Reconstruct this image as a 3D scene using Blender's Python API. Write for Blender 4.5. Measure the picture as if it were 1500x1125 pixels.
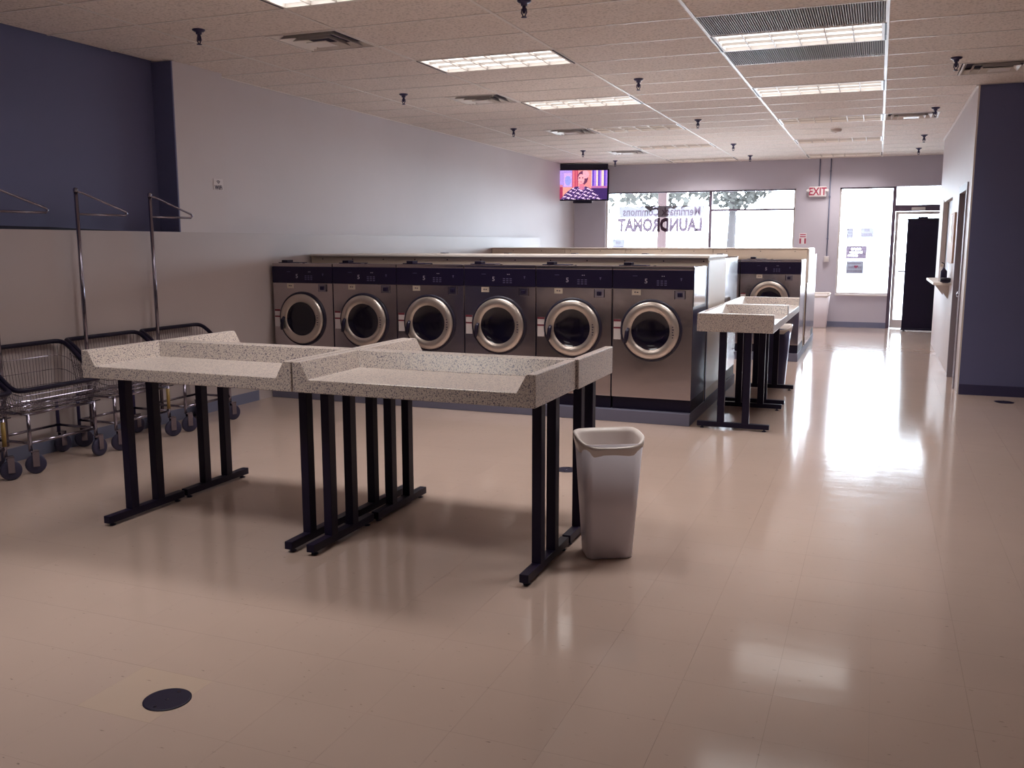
import bpy, bmesh, math, random
from mathutils import Vector, Matrix
random.seed(7)
for o in list(bpy.data.objects): bpy.data.objects.remove(o, do_unlink=True)
sc = bpy.context.scene
COL = sc.collection
PI = math.pi

# ------------------------------------------------------------------ camera
YAW, PITCH, ROLL, CAMH, FPX = 0.3768, -0.1516, -0.0007, 1.5091, 1343.3
fw = Vector((-math.sin(YAW)*math.cos(PITCH), math.cos(YAW)*math.cos(PITCH), math.sin(PITCH)))
rt = Vector((math.cos(YAW), math.sin(YAW), 0)); up = rt.cross(fw)
r2 = math.cos(ROLL)*rt + math.sin(ROLL)*up; u2 = -math.sin(ROLL)*rt + math.cos(ROLL)*up
cd = bpy.data.cameras.new('camera'); cam = bpy.data.objects.new('camera', cd); COL.objects.link(cam)
cam.matrix_world = Matrix(((r2.x, u2.x, -fw.x, 0), (r2.y, u2.y, -fw.y, 0), (r2.z, u2.z, -fw.z, CAMH), (0, 0, 0, 1)))
cd.sensor_width = 36; cd.sensor_fit = 'HORIZONTAL'; cd.lens = 36*FPX/1500; cd.clip_start = .02; cd.clip_end = 400
sc.camera = cam

# ------------------------------------------------------------------ world, exposure
w = bpy.data.worlds.new('world'); sc.world = w; w.use_nodes = True
bg = w.node_tree.nodes['Background']
bg.inputs[0].default_value = (0.78, 0.88, 1.0, 1)
bg.inputs[1].default_value = 17.0
sc.view_settings.view_transform = 'Standard'; sc.view_settings.look = 'None'
sc.view_settings.gamma = 1; sc.view_settings.use_curve_mapping = False
sc.view_settings.exposure = 0.72
LAMP = 2.0            # ceiling lens radiance
LAMPW = 11.5          # watts of each lit fixture
SPREAD = math.radians(115)
LAMPC = (1.0, 0.955, 0.92)
def portal(x0, x1, z0, z1, y):
    l = bpy.data.lights.new('window_light', 'AREA'); l.shape = 'RECTANGLE'; l.size = x1-x0; l.size_y = z1-z0
    l.cycles.is_portal = True
    o = bpy.data.objects.new('window_light', l); COL.objects.link(o)
    o.location = ((x0+x1)/2, y, (z0+z1)/2); o.rotation_euler = (-PI/2, 0, 0)
portal(-5.06, -1.46, .6, 2.5, 17.99); portal(-.70, 1.25, 0, 2.5, 17.99)

# ------------------------------------------------------------------ helpers
def lin(c):
    return tuple((v/255/12.92 if v/255 <= .04045 else ((v/255+.055)/1.055)**2.4) for v in c) + (1,)
MATS = {}
def mat(name, col, rough=.6, metal=0, noise=None, bump=None, coat=0, spec=.5, emit=None, trans=0, aniso=0):
    """noise=(scale, amount, detail) varies the colour, bump=(scale, strength)"""
    m = bpy.data.materials.new(name); m.use_nodes = True; MATS[name] = m
    nt = m.node_tree; b = nt.nodes['Principled BSDF']; N = nt.nodes.new; L = nt.links.new
    c = lin(col)
    b.inputs['Base Color'].default_value = c; b.inputs['Roughness'].default_value = rough
    b.inputs['Metallic'].default_value = metal; b.inputs['Specular IOR Level'].default_value = spec
    b.inputs['Coat Weight'].default_value = coat; b.inputs['Coat Roughness'].default_value = .08
    if emit: b.inputs['Emission Color'].default_value = lin(emit[0]); b.inputs['Emission Strength'].default_value = emit[1]
    tc = N('ShaderNodeTexCoord')
    if noise:
        t = N('ShaderNodeTexNoise'); t.inputs['Scale'].default_value = noise[0]; t.inputs['Detail'].default_value = noise[2] if len(noise) > 2 else 4
        L(tc.outputs['Object'], t.inputs['Vector'])
        mx = N('ShaderNodeMix'); mx.data_type = 'RGBA'; a = noise[1]
        mx.inputs[6].default_value = tuple(v*(1-a) for v in c[:3])+(1,); mx.inputs[7].default_value = tuple(min(1, v*(1+a)) for v in c[:3])+(1,)
        L(t.outputs['Fac'], mx.inputs[0]); L(mx.outputs[2], b.inputs['Base Color'])
    if bump:
        t = N('ShaderNodeTexNoise'); t.inputs['Scale'].default_value = bump[0]; t.inputs['Detail'].default_value = 3
        L(tc.outputs['Object'], t.inputs['Vector'])
        bp = N('ShaderNodeBump'); bp.inputs['Strength'].default_value = bump[1]; bp.inputs['Distance'].default_value = .01
        L(t.outputs['Fac'], bp.inputs['Height']); L(bp.outputs[0], b.inputs['Normal'])
    return m

class MB:
    def __init__(s): s.bm = bmesh.new()
    def box(s, x0, x1, y0, y1, z0, z1, bev=0):
        bm = s.bm
        v = [bm.verts.new(p) for p in ((x0,y0,z0),(x1,y0,z0),(x1,y1,z0),(x0,y1,z0),(x0,y0,z1),(x1,y0,z1),(x1,y1,z1),(x0,y1,z1))]
        f = [bm.faces.new([v[i] for i in q]) for q in ((3,2,1,0),(4,5,6,7),(0,1,5,4),(1,2,6,5),(2,3,7,6),(3,0,4,7))]
        if bev:
            e = list({e for q in f for e in q.edges})
            bmesh.ops.bevel(bm, geom=e, offset=bev, segments=2, affect='EDGES', profile=.5)
        return s
    def quad(s, x0, x1, z0, z1, y):
        s.bm.faces.new([s.bm.verts.new(p) for p in ((x0, y, z0), (x1, y, z0), (x1, y, z1), (x0, y, z1))]); return s
    def prism(s, pts, axis, a, b, bev=0):
        """pts 2D loop, extruded along axis 0/1/2 from a to b"""
        bm = s.bm
        def P(p, t):
            return {0: (t, p[0], p[1]), 1: (p[0], t, p[1]), 2: (p[0], p[1], t)}[axis]
        A = [bm.verts.new(P(p, a)) for p in pts]; B = [bm.verts.new(P(p, b)) for p in pts]
        fs = [bm.faces.new(A), bm.faces.new(B[::-1])]
        n = len(pts)
        for i in range(n): fs.append(bm.faces.new((A[i], B[i], B[(i+1) % n], A[(i+1) % n])))
        bmesh.ops.recalc_face_normals(bm, faces=fs)
        if bev:
            e = list({e for q in fs for e in q.edges})
            bmesh.ops.bevel(bm, geom=e, offset=bev, segments=2, affect='EDGES', profile=.5)
        return s
    def tube(s, pts, r, n=8, closed=False):
        bm = s.bm; pts = [Vector(p) for p in pts]; m = len(pts); rings = []
        prev = None
        for i, p in enumerate(pts):
            if closed: d = pts[(i+1) % m]-pts[i-1]
            else: d = pts[min(i+1, m-1)]-pts[max(i-1, 0)]
            d.normalize()
            a = Vector((0, 0, 1)) if abs(d.z) < .9 else Vector((1, 0, 0))
            if prev is not None: a = prev
            u = d.cross(a)
            if u.length < 1e-4: u = d.cross(Vector((1, 0, 0)))
            u.normalize(); v = u.cross(d).normalized(); prev = v
            rr = r[i] if isinstance(r, (list, tuple)) else r
            rings.append([bm.verts.new(p+rr*(math.cos(2*PI*k/n)*u+math.sin(2*PI*k/n)*v)) for k in range(n)])
        for i in range(m if closed else m-1):
            A = rings[i]; B = rings[(i+1) % m]
            for k in range(n):
                q = bm.faces.new((A[k], A[(k+1) % n], B[(k+1) % n], B[k])); q.smooth = n > 5
        if not closed:
            bm.faces.new(rings[0][::-1]); bm.faces.new(rings[-1])
        return s
    def lathe(s, prof, c=(0, 0, 0), axis=2, n=24, cap=True, sy=1):
        """prof [(r, t)], around axis through c"""
        bm = s.bm; rings = []
        for r, t in prof:
            ring = []
            for k in range(n):
                a = 2*PI*k/n; u, v = r*math.cos(a), r*math.sin(a)*sy
                p = {2: (u, v, t), 1: (u, t, v), 0: (t, u, v)}[axis]
                ring.append(bm.verts.new((p[0]+c[0], p[1]+c[1], p[2]+c[2])))
            rings.append(ring)
        fs = []
        for A, B in zip(rings, rings[1:]):
            for k in range(n):
                q = bm.faces.new((A[k], A[(k+1) % n], B[(k+1) % n], B[k])); q.smooth = True; fs.append(q)
        if cap: fs.append(bm.faces.new(rings[0])); fs.append(bm.faces.new(rings[-1][::-1]))
        bmesh.ops.recalc_face_normals(bm, faces=fs)
        return s
    def build(s, name, m, parent=None, loc=None, kind=None, label=None):
        s.bm.normal_update()
        me = bpy.data.meshes.new(name); s.bm.to_mesh(me); s.bm.free()
        me.materials.append(m)
        o = bpy.data.objects.new(name, me); COL.objects.link(o)
        if parent: o.parent = parent
        if loc: o.location = loc
        if kind: o['kind'] = kind
        if label: o['label'] = label
        return o
def share(o, name, parent, loc, rot=None):
    c = bpy.data.objects.new(name, o.data); COL.objects.link(c); c.parent = parent; c.location = loc
    if rot: c.rotation_euler = rot
    return c
def tag(o, label, cat, group=None):
    o['label'] = label; o['category'] = cat
    if group: o['group'] = group
    return o
def thing(name, loc, label, cat, group=None, rz=0):
    o = bpy.data.objects.new(name, None); COL.objects.link(o); o.location = loc; o.rotation_euler = (0, 0, rz)
    o.empty_display_size = .1
    return tag(o, label, cat, group)
KIDS = {}
def copy_tree(o, parent=None):
    c = o.copy(); COL.objects.link(c); c.parent = parent
    for ch in [x for x in COL.objects if x.parent == o]: copy_tree(ch, c)
    return c
def struct(o): o['kind'] = 'structure'; return o
def text_bm(s, size, thick=.0008, spacing=1.0, offset=0.0, xs=1.0):
    cu = bpy.data.curves.new('txt', 'FONT'); cu.body = s; cu.size = size; cu.extrude = thick; cu.align_x = 'CENTER'; cu.align_y = 'CENTER'
    cu.space_character = spacing; cu.offset = offset; cu.resolution_u = 2
    o = bpy.data.objects.new('txt', cu); COL.objects.link(o)
    me = bpy.data.meshes.new_from_object(o.evaluated_get(bpy.context.evaluated_depsgraph_get()))
    bpy.data.objects.remove(o, do_unlink=True)
    bm = bmesh.new(); bm.from_mesh(me); bpy.data.meshes.remove(me)
    for v in bm.verts: v.co.x *= xs
    return bm
def text_obj(s, size, m, parent, loc, rot, name='lettering', **k):
    """text lying in its XY plane, rot puts it upright"""
    b = MB(); b.bm.free(); b.bm = text_bm(s, size, **k)
    o = b.build(name, m, parent, loc); o.rotation_euler = rot
    return o

# ------------------------------------------------------------------ materials
M = {}
M['wall'] = mat('wall_paint', (208, 198, 200), .55, noise=(1.2, .05), bump=(160, .05))
M['halfwall'] = mat('half_wall_paint', (190, 178, 178), .5, noise=(1.1, .06), bump=(140, .05))
M['backwall'] = mat('front_wall_paint', (196, 190, 202), .55, noise=(1.5, .05), bump=(150, .05))
M['accent'] = mat('blue_accent_paint', (102, 106, 146), .6, noise=(1.3, .07), bump=(160, .06))
M['base'] = mat('vinyl_baseboard', (58, 56, 92), .45)
M['baseblue'] = mat('grey_blue_baseboard', (120, 124, 150), .5)
M['white'] = mat('white_paint', (226, 218, 214), .4)
M['tee'] = mat('ceiling_tee_enamel', (232, 224, 218), .35)
M['lens'] = mat('lamp_lens', (245, 238, 230), .5, emit=((255, 240, 228), .35))
M['blk'] = mat('black_powder_coat', (26, 19, 44), .45, spec=.25)
M['blkplastic'] = mat('black_plastic', (26, 20, 44), .4, spec=.3)
M['rubber'] = mat('dark_rubber', (52, 48, 74), .6)
M['chrome'] = mat('chrome', (150, 145, 160), .14, 1)
M['steel_dark'] = mat('machine_side_enamel', (48, 42, 84), .3, .2)
M['cream'] = mat('cream_laminate', (216, 198, 180), .45, noise=(3, .04))
M['creamtop'] = mat('pale_laminate_edge', (232, 222, 214), .35)
M['curb'] = mat('grey_painted_curb', (112, 112, 134), .6, noise=(8, .08))
M['kick'] = mat('dark_kick_plate', (26, 19, 44), .5, spec=.25)
M['panel'] = mat('control_panel_black', (34, 27, 58), .35, spec=.3)
M['beige'] = mat('sticker_beige', (214, 200, 186), .6)
M['paper'] = mat('white_paper', (222, 214, 216), .6)
M['ink'] = mat('ink', (50, 40, 74), .7)
M['red'] = mat('red_print', (170, 52, 84), .6)
M['darkred'] = mat('dark_red_print', (120, 34, 56), .6)
M['glassdark'] = mat('washer_glass', (18, 13, 32), .12, 0, spec=.6)
M['gasket'] = mat('door_gasket', (30, 24, 48), .5)
M['yellow'] = mat('yellow_sleeve', (150, 122, 66), .5)
M['bin'] = mat('pale_plastic', (224, 216, 224), .42)
M['bag'] = mat('bin_liner', (226, 216, 212), .35)
M['shadebin'] = mat('pale_plastic_painted_shade', (74, 74, 112), .35)  # same pale plastic, with the shade put into its colour
M['concrete'] = mat('sidewalk', (200, 196, 190), .9, noise=(3, .08))
M['asphalt'] = mat('asphalt', (150, 148, 150), .9, noise=(4, .1))
M['trunk'] = mat('bark', (50, 44, 44), .9)
M['leaf'] = mat('foliage', (52, 50, 46), .9, noise=(2, .3))
M['frame'] = mat('bronze_frame', (96, 80, 98), .4)
M['postpink'] = mat('canopy_post', (92, 70, 70), .6)
M['digit'] = mat('panel_print', (96, 88, 128), .6)
M['digitlight'] = mat('panel_number', (170, 160, 180), .6)
M['louver'] = mat('parabolic_louver', (196, 186, 180), .35)
M['grille'] = mat('grille_metal', (136, 124, 118), .5, .1)
M['grilledark'] = mat('grille_gap', (78, 68, 76), .8)
M['ventdark'] = mat('vent_gap', (48, 42, 70), .8)
M['wood'] = mat('board_wood', (186, 150, 128), .6, noise=(9, .12))
M['doorgrey'] = mat('grey_door_paint', (140, 130, 138), .5)

def stainless(name, col, rough):
    m = mat(name, col, rough, 1)
    nt = m.node_tree; N = nt.nodes.new; L = nt.links.new; b = nt.nodes['Principled BSDF']
    tc = N('ShaderNodeTexCoord'); mp = N('ShaderNodeMapping'); mp.inputs['Scale'].default_value = (2, 2, 160)
    t = N('ShaderNodeTexNoise'); t.inputs['Scale'].default_value = 4
    L(tc.outputs['Object'], mp.inputs[0]); L(mp.outputs[0], t.inputs['Vector'])
    r = N('ShaderNodeMapRange'); r.inputs[3].default_value = rough-.02; r.inputs[4].default_value = rough+.02
    L(t.outputs['Fac'], r.inputs[0]); L(r.outputs[0], b.inputs['Roughness'])
    t2 = N('ShaderNodeTexNoise'); t2.inputs['Scale'].default_value = 5; L(tc.outputs['Object'], t2.inputs['Vector'])
    bp = N('ShaderNodeBump'); bp.inputs['Strength'].default_value = .08; bp.inputs['Distance'].default_value = .02
    L(t2.outputs['Fac'], bp.inputs['Height']); L(bp.outputs[0], b.inputs['Normal'])
    return m
M['steel'] = stainless('brushed_stainless', (190, 180, 182), .17)
M['ring'] = stainless('cast_door_ring', (204, 192, 184), .32)
M['ring'].node_tree.nodes['Principled BSDF'].inputs['Metallic'].default_value = .8

def speckle(name, base, dark, light, rough, scale, coat=0):
    m = mat(name, base, rough, coat=coat)
    nt = m.node_tree; N = nt.nodes.new; L = nt.links.new; b = nt.nodes['Principled BSDF']
    tc = N('ShaderNodeTexCoord')
    def sp(scale, lo, hi, c1, prev, loc):
        mp = N('ShaderNodeMapping'); mp.inputs['Location'].default_value = loc; L(tc.outputs['Object'], mp.inputs[0])
        t = N('ShaderNodeTexNoise'); t.inputs['Scale'].default_value = scale; t.inputs['Detail'].default_value = 1.5
        L(mp.outputs[0], t.inputs['Vector'])
        r = N('ShaderNodeMapRange'); r.inputs[1].default_value = lo; r.inputs[2].default_value = hi
        L(t.outputs['Fac'], r.inputs[0])
        mx = N('ShaderNodeMix'); mx.data_type = 'RGBA'; L(r.outputs[0], mx.inputs[0])
        if prev is None: mx.inputs[6].default_value = lin(base)
        else: L(prev, mx.inputs[6])
        mx.inputs[7].default_value = lin(c1)
        return mx.outputs[2]
    a = sp(scale, .56, .64, dark, None, (0, 0, 0))
    a = sp(scale*1.3, .62, .68, light, a, (5, 3, 1))
    a = sp(scale*2, .58, .64, dark, a, (1, 7, 2))
    L(a, b.inputs['Base Color'])
    return m
M['granite'] = speckle('speckled_solid_surface', (200, 186, 176), (98, 90, 106), (210, 198, 188), .28, 130)

def vct(name, base):
    """vinyl composition tile: short dark flecks, glossy wax"""
    m = mat(name, base, .16, spec=.5)
    nt = m.node_tree; N = nt.nodes.new; L = nt.links.new; b = nt.nodes['Principled BSDF']
    g = N('ShaderNodeNewGeometry')
    mp = N('ShaderNodeMapping'); mp.inputs['Scale'].default_value = (16, 48, 1); mp.inputs['Rotation'].default_value = (0, 0, .5)
    L(g.outputs['Position'], mp.inputs[0])
    t = N('ShaderNodeTexNoise'); t.inputs['Scale'].default_value = 1.6; t.inputs['Detail'].default_value = 2.5
    L(mp.outputs[0], t.inputs['Vector'])
    r = N('ShaderNodeMapRange'); r.inputs[1].default_value = .70; r.inputs[2].default_value = .76; r.inputs[4].default_value = .7
    L(t.outputs['Fac'], r.inputs[0])
    t2 = N('ShaderNodeTexNoise'); t2.inputs['Scale'].default_value = 1.1; t2.inputs['Detail'].default_value = 5
    L(g.outputs['Position'], t2.inputs['Vector'])
    c = lin(base)
    mx0 = N('ShaderNodeMix'); mx0.data_type = 'RGBA'; L(t2.outputs['Fac'], mx0.inputs[0])
    mx0.inputs[6].default_value = tuple(v*.9 for v in c[:3])+(1,); mx0.inputs[7].default_value = tuple(min(1, v*1.08) for v in c[:3])+(1,)
    mx = N('ShaderNodeMix'); mx.data_type = 'RGBA'; L(r.outputs[0], mx.inputs[0]); L(mx0.outputs[2], mx.inputs[6])
    mx.inputs[7].default_value = lin((110, 96, 96)); L(mx.outputs[2], b.inputs['Base Color'])
    t3 = N('ShaderNodeTexNoise'); t3.inputs['Scale'].default_value = 6; L(g.outputs['Position'], t3.inputs['Vector'])
    r3 = N('ShaderNodeMapRange'); r3.inputs[3].default_value = .09; r3.inputs[4].default_value = .15
    L(t3.outputs['Fac'], r3.inputs[0]); L(r3.outputs[0], b.inputs['Roughness'])
    mp2 = N('ShaderNodeMapping'); mp2.inputs['Scale'].default_value = (1.2, 5, 1); L(g.outputs['Position'], mp2.inputs[0])
    t4 = N('ShaderNodeTexNoise'); t4.inputs['Scale'].default_value = 2.2; t4.inputs['Detail'].default_value = 1; L(mp2.outputs[0], t4.inputs['Vector'])
    bp = N('ShaderNodeBump'); bp.inputs['Strength'].default_value = .045; bp.inputs['Distance'].default_value = .01
    L(t4.outputs['Fac'], bp.inputs['Height']); L(bp.outputs[0], b.inputs['Normal'])
    return m
M['vct'] = vct('vinyl_floor_tile', (184, 162, 151))
M['vct2'] = vct('vinyl_floor_tile_replacement', (188, 166, 151))
M['slab'] = mat('floor_seam', (140, 122, 116), .4)

def acoustic():
    m = mat('acoustic_tile', (216, 202, 192), .9)
    nt = m.node_tree; N = nt.nodes.new; L = nt.links.new; b = nt.nodes['Principled BSDF']
    g = N('ShaderNodeNewGeometry')
    t = N('ShaderNodeTexNoise'); t.inputs['Scale'].default_value = 55; t.inputs['Detail'].default_value = 4; L(g.outputs['Position'], t.inputs['Vector'])
    r = N('ShaderNodeMapRange'); r.inputs[1].default_value = .35; r.inputs[2].default_value = .5
    L(t.outputs['Fac'], r.inputs[0])
    mx = N('ShaderNodeMix'); mx.data_type = 'RGBA'; L(r.outputs[0], mx.inputs[0])
    mx.inputs[6].default_value = lin((208, 196, 188)); mx.inputs[7].default_value = lin((236, 224, 216)); L(mx.outputs[2], b.inputs['Base Color'])
    bp = N('ShaderNodeBump'); bp.inputs['Strength'].default_value = .3; bp.inputs['Distance'].default_value = .01
    L(t.outputs['Fac'], bp.inputs['Height']); L(bp.outputs[0], b.inputs['Normal'])
    return m
M['acoustic'] = acoustic()

def lamp_mat():
    m = bpy.data.materials.new('fluorescent_lens'); m.use_nodes = True
    nt = m.node_tree; N = nt.nodes.new; L = nt.links.new; nt.nodes.clear()
    out = N('ShaderNodeOutputMaterial'); e = N('ShaderNodeEmission'); e.inputs[0].default_value = LAMPC+(1,)
    # three tubes behind the lens
    tc = N('ShaderNodeTexCoord'); s = N('ShaderNodeSeparateXYZ'); L(tc.outputs['Generated'], s.inputs[0])
    a = N('ShaderNodeMath'); a.operation = 'MULTIPLY'; a.inputs[1].default_value = 6*PI; L(s.outputs[1], a.inputs[0])
    c = N('ShaderNodeMath'); c.operation = 'COSINE'; L(a.outputs[0], c.inputs[0])
    r = N('ShaderNodeMapRange'); r.inputs[1].default_value = 1; r.inputs[2].default_value = -1
    r.inputs[3].default_value = LAMP*.4; r.inputs[4].default_value = LAMP*1.6
    L(c.outputs[0], r.inputs[0]); L(r.outputs[0], e.inputs[1]); L(e.outputs[0], out.inputs[0])
    return m
M['lamp'] = lamp_mat()

def pane_mat(name, tint, refl):
    m = bpy.data.materials.new(name); m.use_nodes = True
    nt = m.node_tree; N = nt.nodes.new; L = nt.links.new; nt.nodes.clear()
    out = N('ShaderNodeOutputMaterial'); t = N('ShaderNodeBsdfTransparent'); t.inputs[0].default_value = tint+(1,)
    g = N('ShaderNodeBsdfGlossy'); g.inputs['Roughness'].default_value = .02
    f = N('ShaderNodeFresnel'); f.inputs[0].default_value = 1.45
    ml = N('ShaderNodeMath'); ml.operation = 'MULTIPLY'; ml.inputs[1].default_value = refl; L(f.outputs[0], ml.inputs[0])
    x = N('ShaderNodeMixShader'); L(ml.outputs[0], x.inputs[0]); L(t.outputs[0], x.inputs[1]); L(g.outputs[0], x.inputs[2])
    L(x.outputs[0], out.inputs[0]); return m
M['pane'] = pane_mat('window_glass', (.96, .98, .98), .8)
def vinyl(name, tint, col):
    m = bpy.data.materials.new(name); m.use_nodes = True
    nt = m.node_tree; N = nt.nodes.new; L = nt.links.new; nt.nodes.clear()
    out = N('ShaderNodeOutputMaterial'); t = N('ShaderNodeBsdfTransparent'); t.inputs[0].default_value = tint+(1,)
    d = N('ShaderNodeBsdfDiffuse'); d.inputs[0].default_value = lin(col)
    x = N('ShaderNodeMixShader'); x.inputs[0].default_value = .2; L(t.outputs[0], x.inputs[1]); L(d.outputs[0], x.inputs[2])
    L(x.outputs[0], out.inputs[0]); return m
M['vinyl'] = vinyl('window_vinyl', (.030, .022, .028), (110, 80, 100))
M['vinylred'] = vinyl('window_vinyl_pink', (.034, .014, .02), (190, 90, 120))
M['vinylpale'] = vinyl('window_vinyl_pale', (.25, .24, .26), (220, 210, 216))
M['film'] = vinyl('sheer_film', (.054, .052, .057), (210, 200, 214))
M['film2'] = vinyl('backing_film', (.056, .052, .058), (210, 200, 214))
M['inkfilm2'] = vinyl('film_lettering', (.48, .38, .45), (110, 80, 100))
M['filmred'] = vinyl('film_red', (.95, .5, .62), (190, 90, 120))
M['filmink'] = vinyl('film_ink', (.72, .62, .68), (120, 100, 120))

# ------------------------------------------------------------------ room
XL, XR, YN, YF, HC = -5.56, 4.2, -4.5, 17.8, 3.02
UX, DX = -5.70, -5.78            # upper wall, dark recess
RX, RY0, RY1 = .817, 10.205, 15.3

# floor: slab, nearest tiles one by one, the rest joined
floor = struct(MB().box(UX-.5, XR+.3, YN-.3, YF+.25, -.2, -.0035).build('floor', M['slab']))
T = .3048; tx0, ty0 = -.25, 2.11
def proj(x, y, z=0):
    d = Vector((x, y, z-CAMH)); zz = d.dot(fw)
    if zz < .2: return None
    return 750+FPX*d.dot(r2)/zz, 562.5-FPX*d.dot(u2)/zz
b = MB().box(0, T-.0005, 0, T-.0005, -.0035, 0); tile0 = None
cells = []
for i in range(-20, 16):
    for j in range(-24, 55):
        x, y = tx0+i*T, ty0+j*T
        if x < UX-.2 or x > XR or y < YN-.3 or y > YF: continue
        p = proj(x+T/2, y+T/2); vis = p is not None and -40 < p[0] < 1540 and p[1] < 1165
        cells.append((0 if vis else 1, y+.35*abs(x) if vis else 0, i, j, x, y))
cells.sort()
joined = MB(); n = 0
for v, _, i, j, x, y in cells:
    inside = x > XL and x+T < XR and y+T < YF and not (x+T > RX and y+T > RY0)
    if not v and n < 290 and inside:
        if tile0 is None:
            tile0 = b.build('floor_tile', M['vct'], floor, (x, y, 0))
        elif i == -7 and j == 0:
            o = MB().box(0, T-.0005, 0, T-.0005, -.0035, 0).build('floor_tile', M['vct2'], floor, (x, y, 0), label='paler, yellower replacement floor tile around the drain')
        else: share(tile0, 'floor_tile', floor, (x, y, 0))
        n += 1
    else:
        x1, y1 = min(x+T-.0005, XR), min(y+T-.0005, YF)
        joined.box(x, x1, y, y1, -.0035, 0)
o = joined.build('floor_tile', M['vct'], floor); o['kind'] = 'stuff'

# walls
Wd = .2
struct(MB().box(XL-.9, XL, 3.4, 15.4, 0, 1.612).build('wall_left_lower', M['halfwall']))
struct(MB().box(XL-.9, XL, YN, 3.4, 0, 1.612).build('wall_left_rear', M['accent']))           # half wall (chase); unseen stretch, blue added to darken washer reflections
struct(MB().box(DX-.3, DX, YN, 6.36, 1.612, HC+.4).build('wall_left_recess', M['accent']))
struct(MB().box(DX-.3, XL-.012, 6.37, 7.0, 1.612, HC+.4).build('wall_left_pier', M['wall']))
struct(MB().box(DX, XL-.013, 6.355, 6.37, 1.612, HC).build('wall_left_return', M['accent']))
o = MB().box(DX-.3, UX, 7.0, YF, 1.612, HC+.4); o.box(DX-.3, UX, 15.4, YF, 0, 1.612)
struct(o.build('wall_left', M['wall']))
struct(MB().box(XL, XL+.006, YN, 7.32, 0, .1).build('baseboard_left', M['baseblue']))
# added black strip standing in for the shadow along the half-wall ledge
t = MB().prism([(3.0, 1.612), (5.75, 1.612), (5.0, 1.632), (3.0, 1.645)], 0, XL-.03, XL-.004).build('ledge_shade_strip', M['blk']); struct(t)

# front wall with openings
W1 = (-5.06, -1.46, .6, 2.505); W2 = (-.70, 1.30, .6, 2.505)
fwb = MB()
fwb.box(UX-.3, W1[0], YF, YF+Wd, 0, HC+.4); fwb.box(W1[0], W1[1], YF, YF+Wd, 0, W1[2]); fwb.box(W1[0], XR+.3, YF, YF+Wd, 2.505, HC+.4)
fwb.box(W1[1], W2[0], YF, YF+Wd, 0, 2.505); fwb.box(W2[0], .185, YF, YF+Wd, 0, .6); fwb.box(1.30, XR+.3, YF, YF+Wd, 0, 2.505)
struct(fwb.build('wall_front', M['backwall']))
struct(MB().box(UX, .185, YF-.008, YF, 0, .1).build('baseboard_front', M['baseblue']))
struct(MB().box(W1[0], W1[1], YF-.03, YF, .575, .6).build('trim_2', M['white']))
struct(MB().box(W2[0], .185, YF-.03, YF, .575, .6).build('trim_3', M['white']))

def frame_rect(mb, x0, x1, z0, z1, t, y0, y1):
    mb.box(x0, x0+t, y0, y1, z0, z1); mb.box(x1-t, x1, y0, y1, z0, z1); mb.box(x0+t, x1-t, y0, y1, z0, z0+t); mb.box(x0+t, x1-t, y0, y1, z1-t, z1)
win1 = struct(MB().box(W1[0], W1[1], YF+.06, YF+.12, 2.48, 2.505).build('window_1', M['frame']))
m_ = MB(); m_.box(W1[0], W1[0]+.035, YF+.06, YF+.12, .6, 2.48); m_.box(W1[1]-.035, W1[1], YF+.06, YF+.12, .6, 2.48); m_.box(W1[0]+.035, W1[1]-.035, YF+.06, YF+.12, .6, .64)
m_.build('window_frame', M['white'], win1)
MB().box(-3.035, -2.985, YF+.05, YF+.13, .6, 2.5).build('mullion', M['frame'], win1)
MB().box(-2.985, W1[1]-.02, YF+.06, YF+.12, 2.12, 2.155).build('transom_bar', M['frame'], win1)
for x0, x1, z0, z1 in ((W1[0]+.03, -3.035, .63, 2.49), (-2.985, W1[1]-.03, .63, 2.12), (-2.985, W1[1]-.03, 2.155, 2.49)):
    MB().box(x0, x1, YF+.085, YF+.091, z0, z1).build('pane', M['pane'], win1)
win2 = struct(MB().box(W2[0], .185, YF+.06, YF+.12, 2.48, 2.505).build('window_2', M['frame']))
m_ = MB(); m_.box(W2[0], W2[0]+.03, YF+.06, YF+.12, .6, 2.48); m_.box(W2[0]+.03, .185, YF+.06, YF+.12, .6, .63)
m_.build('window_frame', M['white'], win2)
MB().box(W2[0]+.03, .185, YF+.085, YF+.091, .63, 2.48).build('pane', M['pane'], win2)

# entrance door
dr = struct(MB().box(.185, .245, YF+.02, YF+.14, 0, 2.505).build('door_1', M['frame']))
MB().box(1.24, 1.30, YF+.02, YF+.14, 0, 2.505).build('door_jamb', M['frame'], dr)
MB().box(.245, 1.24, YF+.04, YF+.12, 2.075, 2.185).build('door_header', M['frame'], dr)
MB().box(.245, 1.24, YF+.085, YF+.091, 2.185, 2.505).build('transom_pane', M['pane'], dr)
m_ = MB(); frame_rect(m_, .25, 1.235, .01, 2.07, .05, YF+.06, YF+.10); m_.box(.30, 1.185, YF+.06, YF+.10, .06, .16)
m_.build('door_stile_frame', M['white'], dr)
MB().box(.30, 1.185, YF+.078, YF+.084, .16, 2.02).build('door_pane', M['pane'], dr)
MB().tube([(.34, YF+.06, 1.02), (.34, YF+.02, 1.02), (1.15, YF+.02, 1.02), (1.15, YF+.06, 1.02)], .012).build('push_bar', M['chrome'], dr)
MB().box(.5, .72, YF+.0, YF+.04, 2.09, 2.14, .005).build('door_closer', M['white'], dr)

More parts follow.
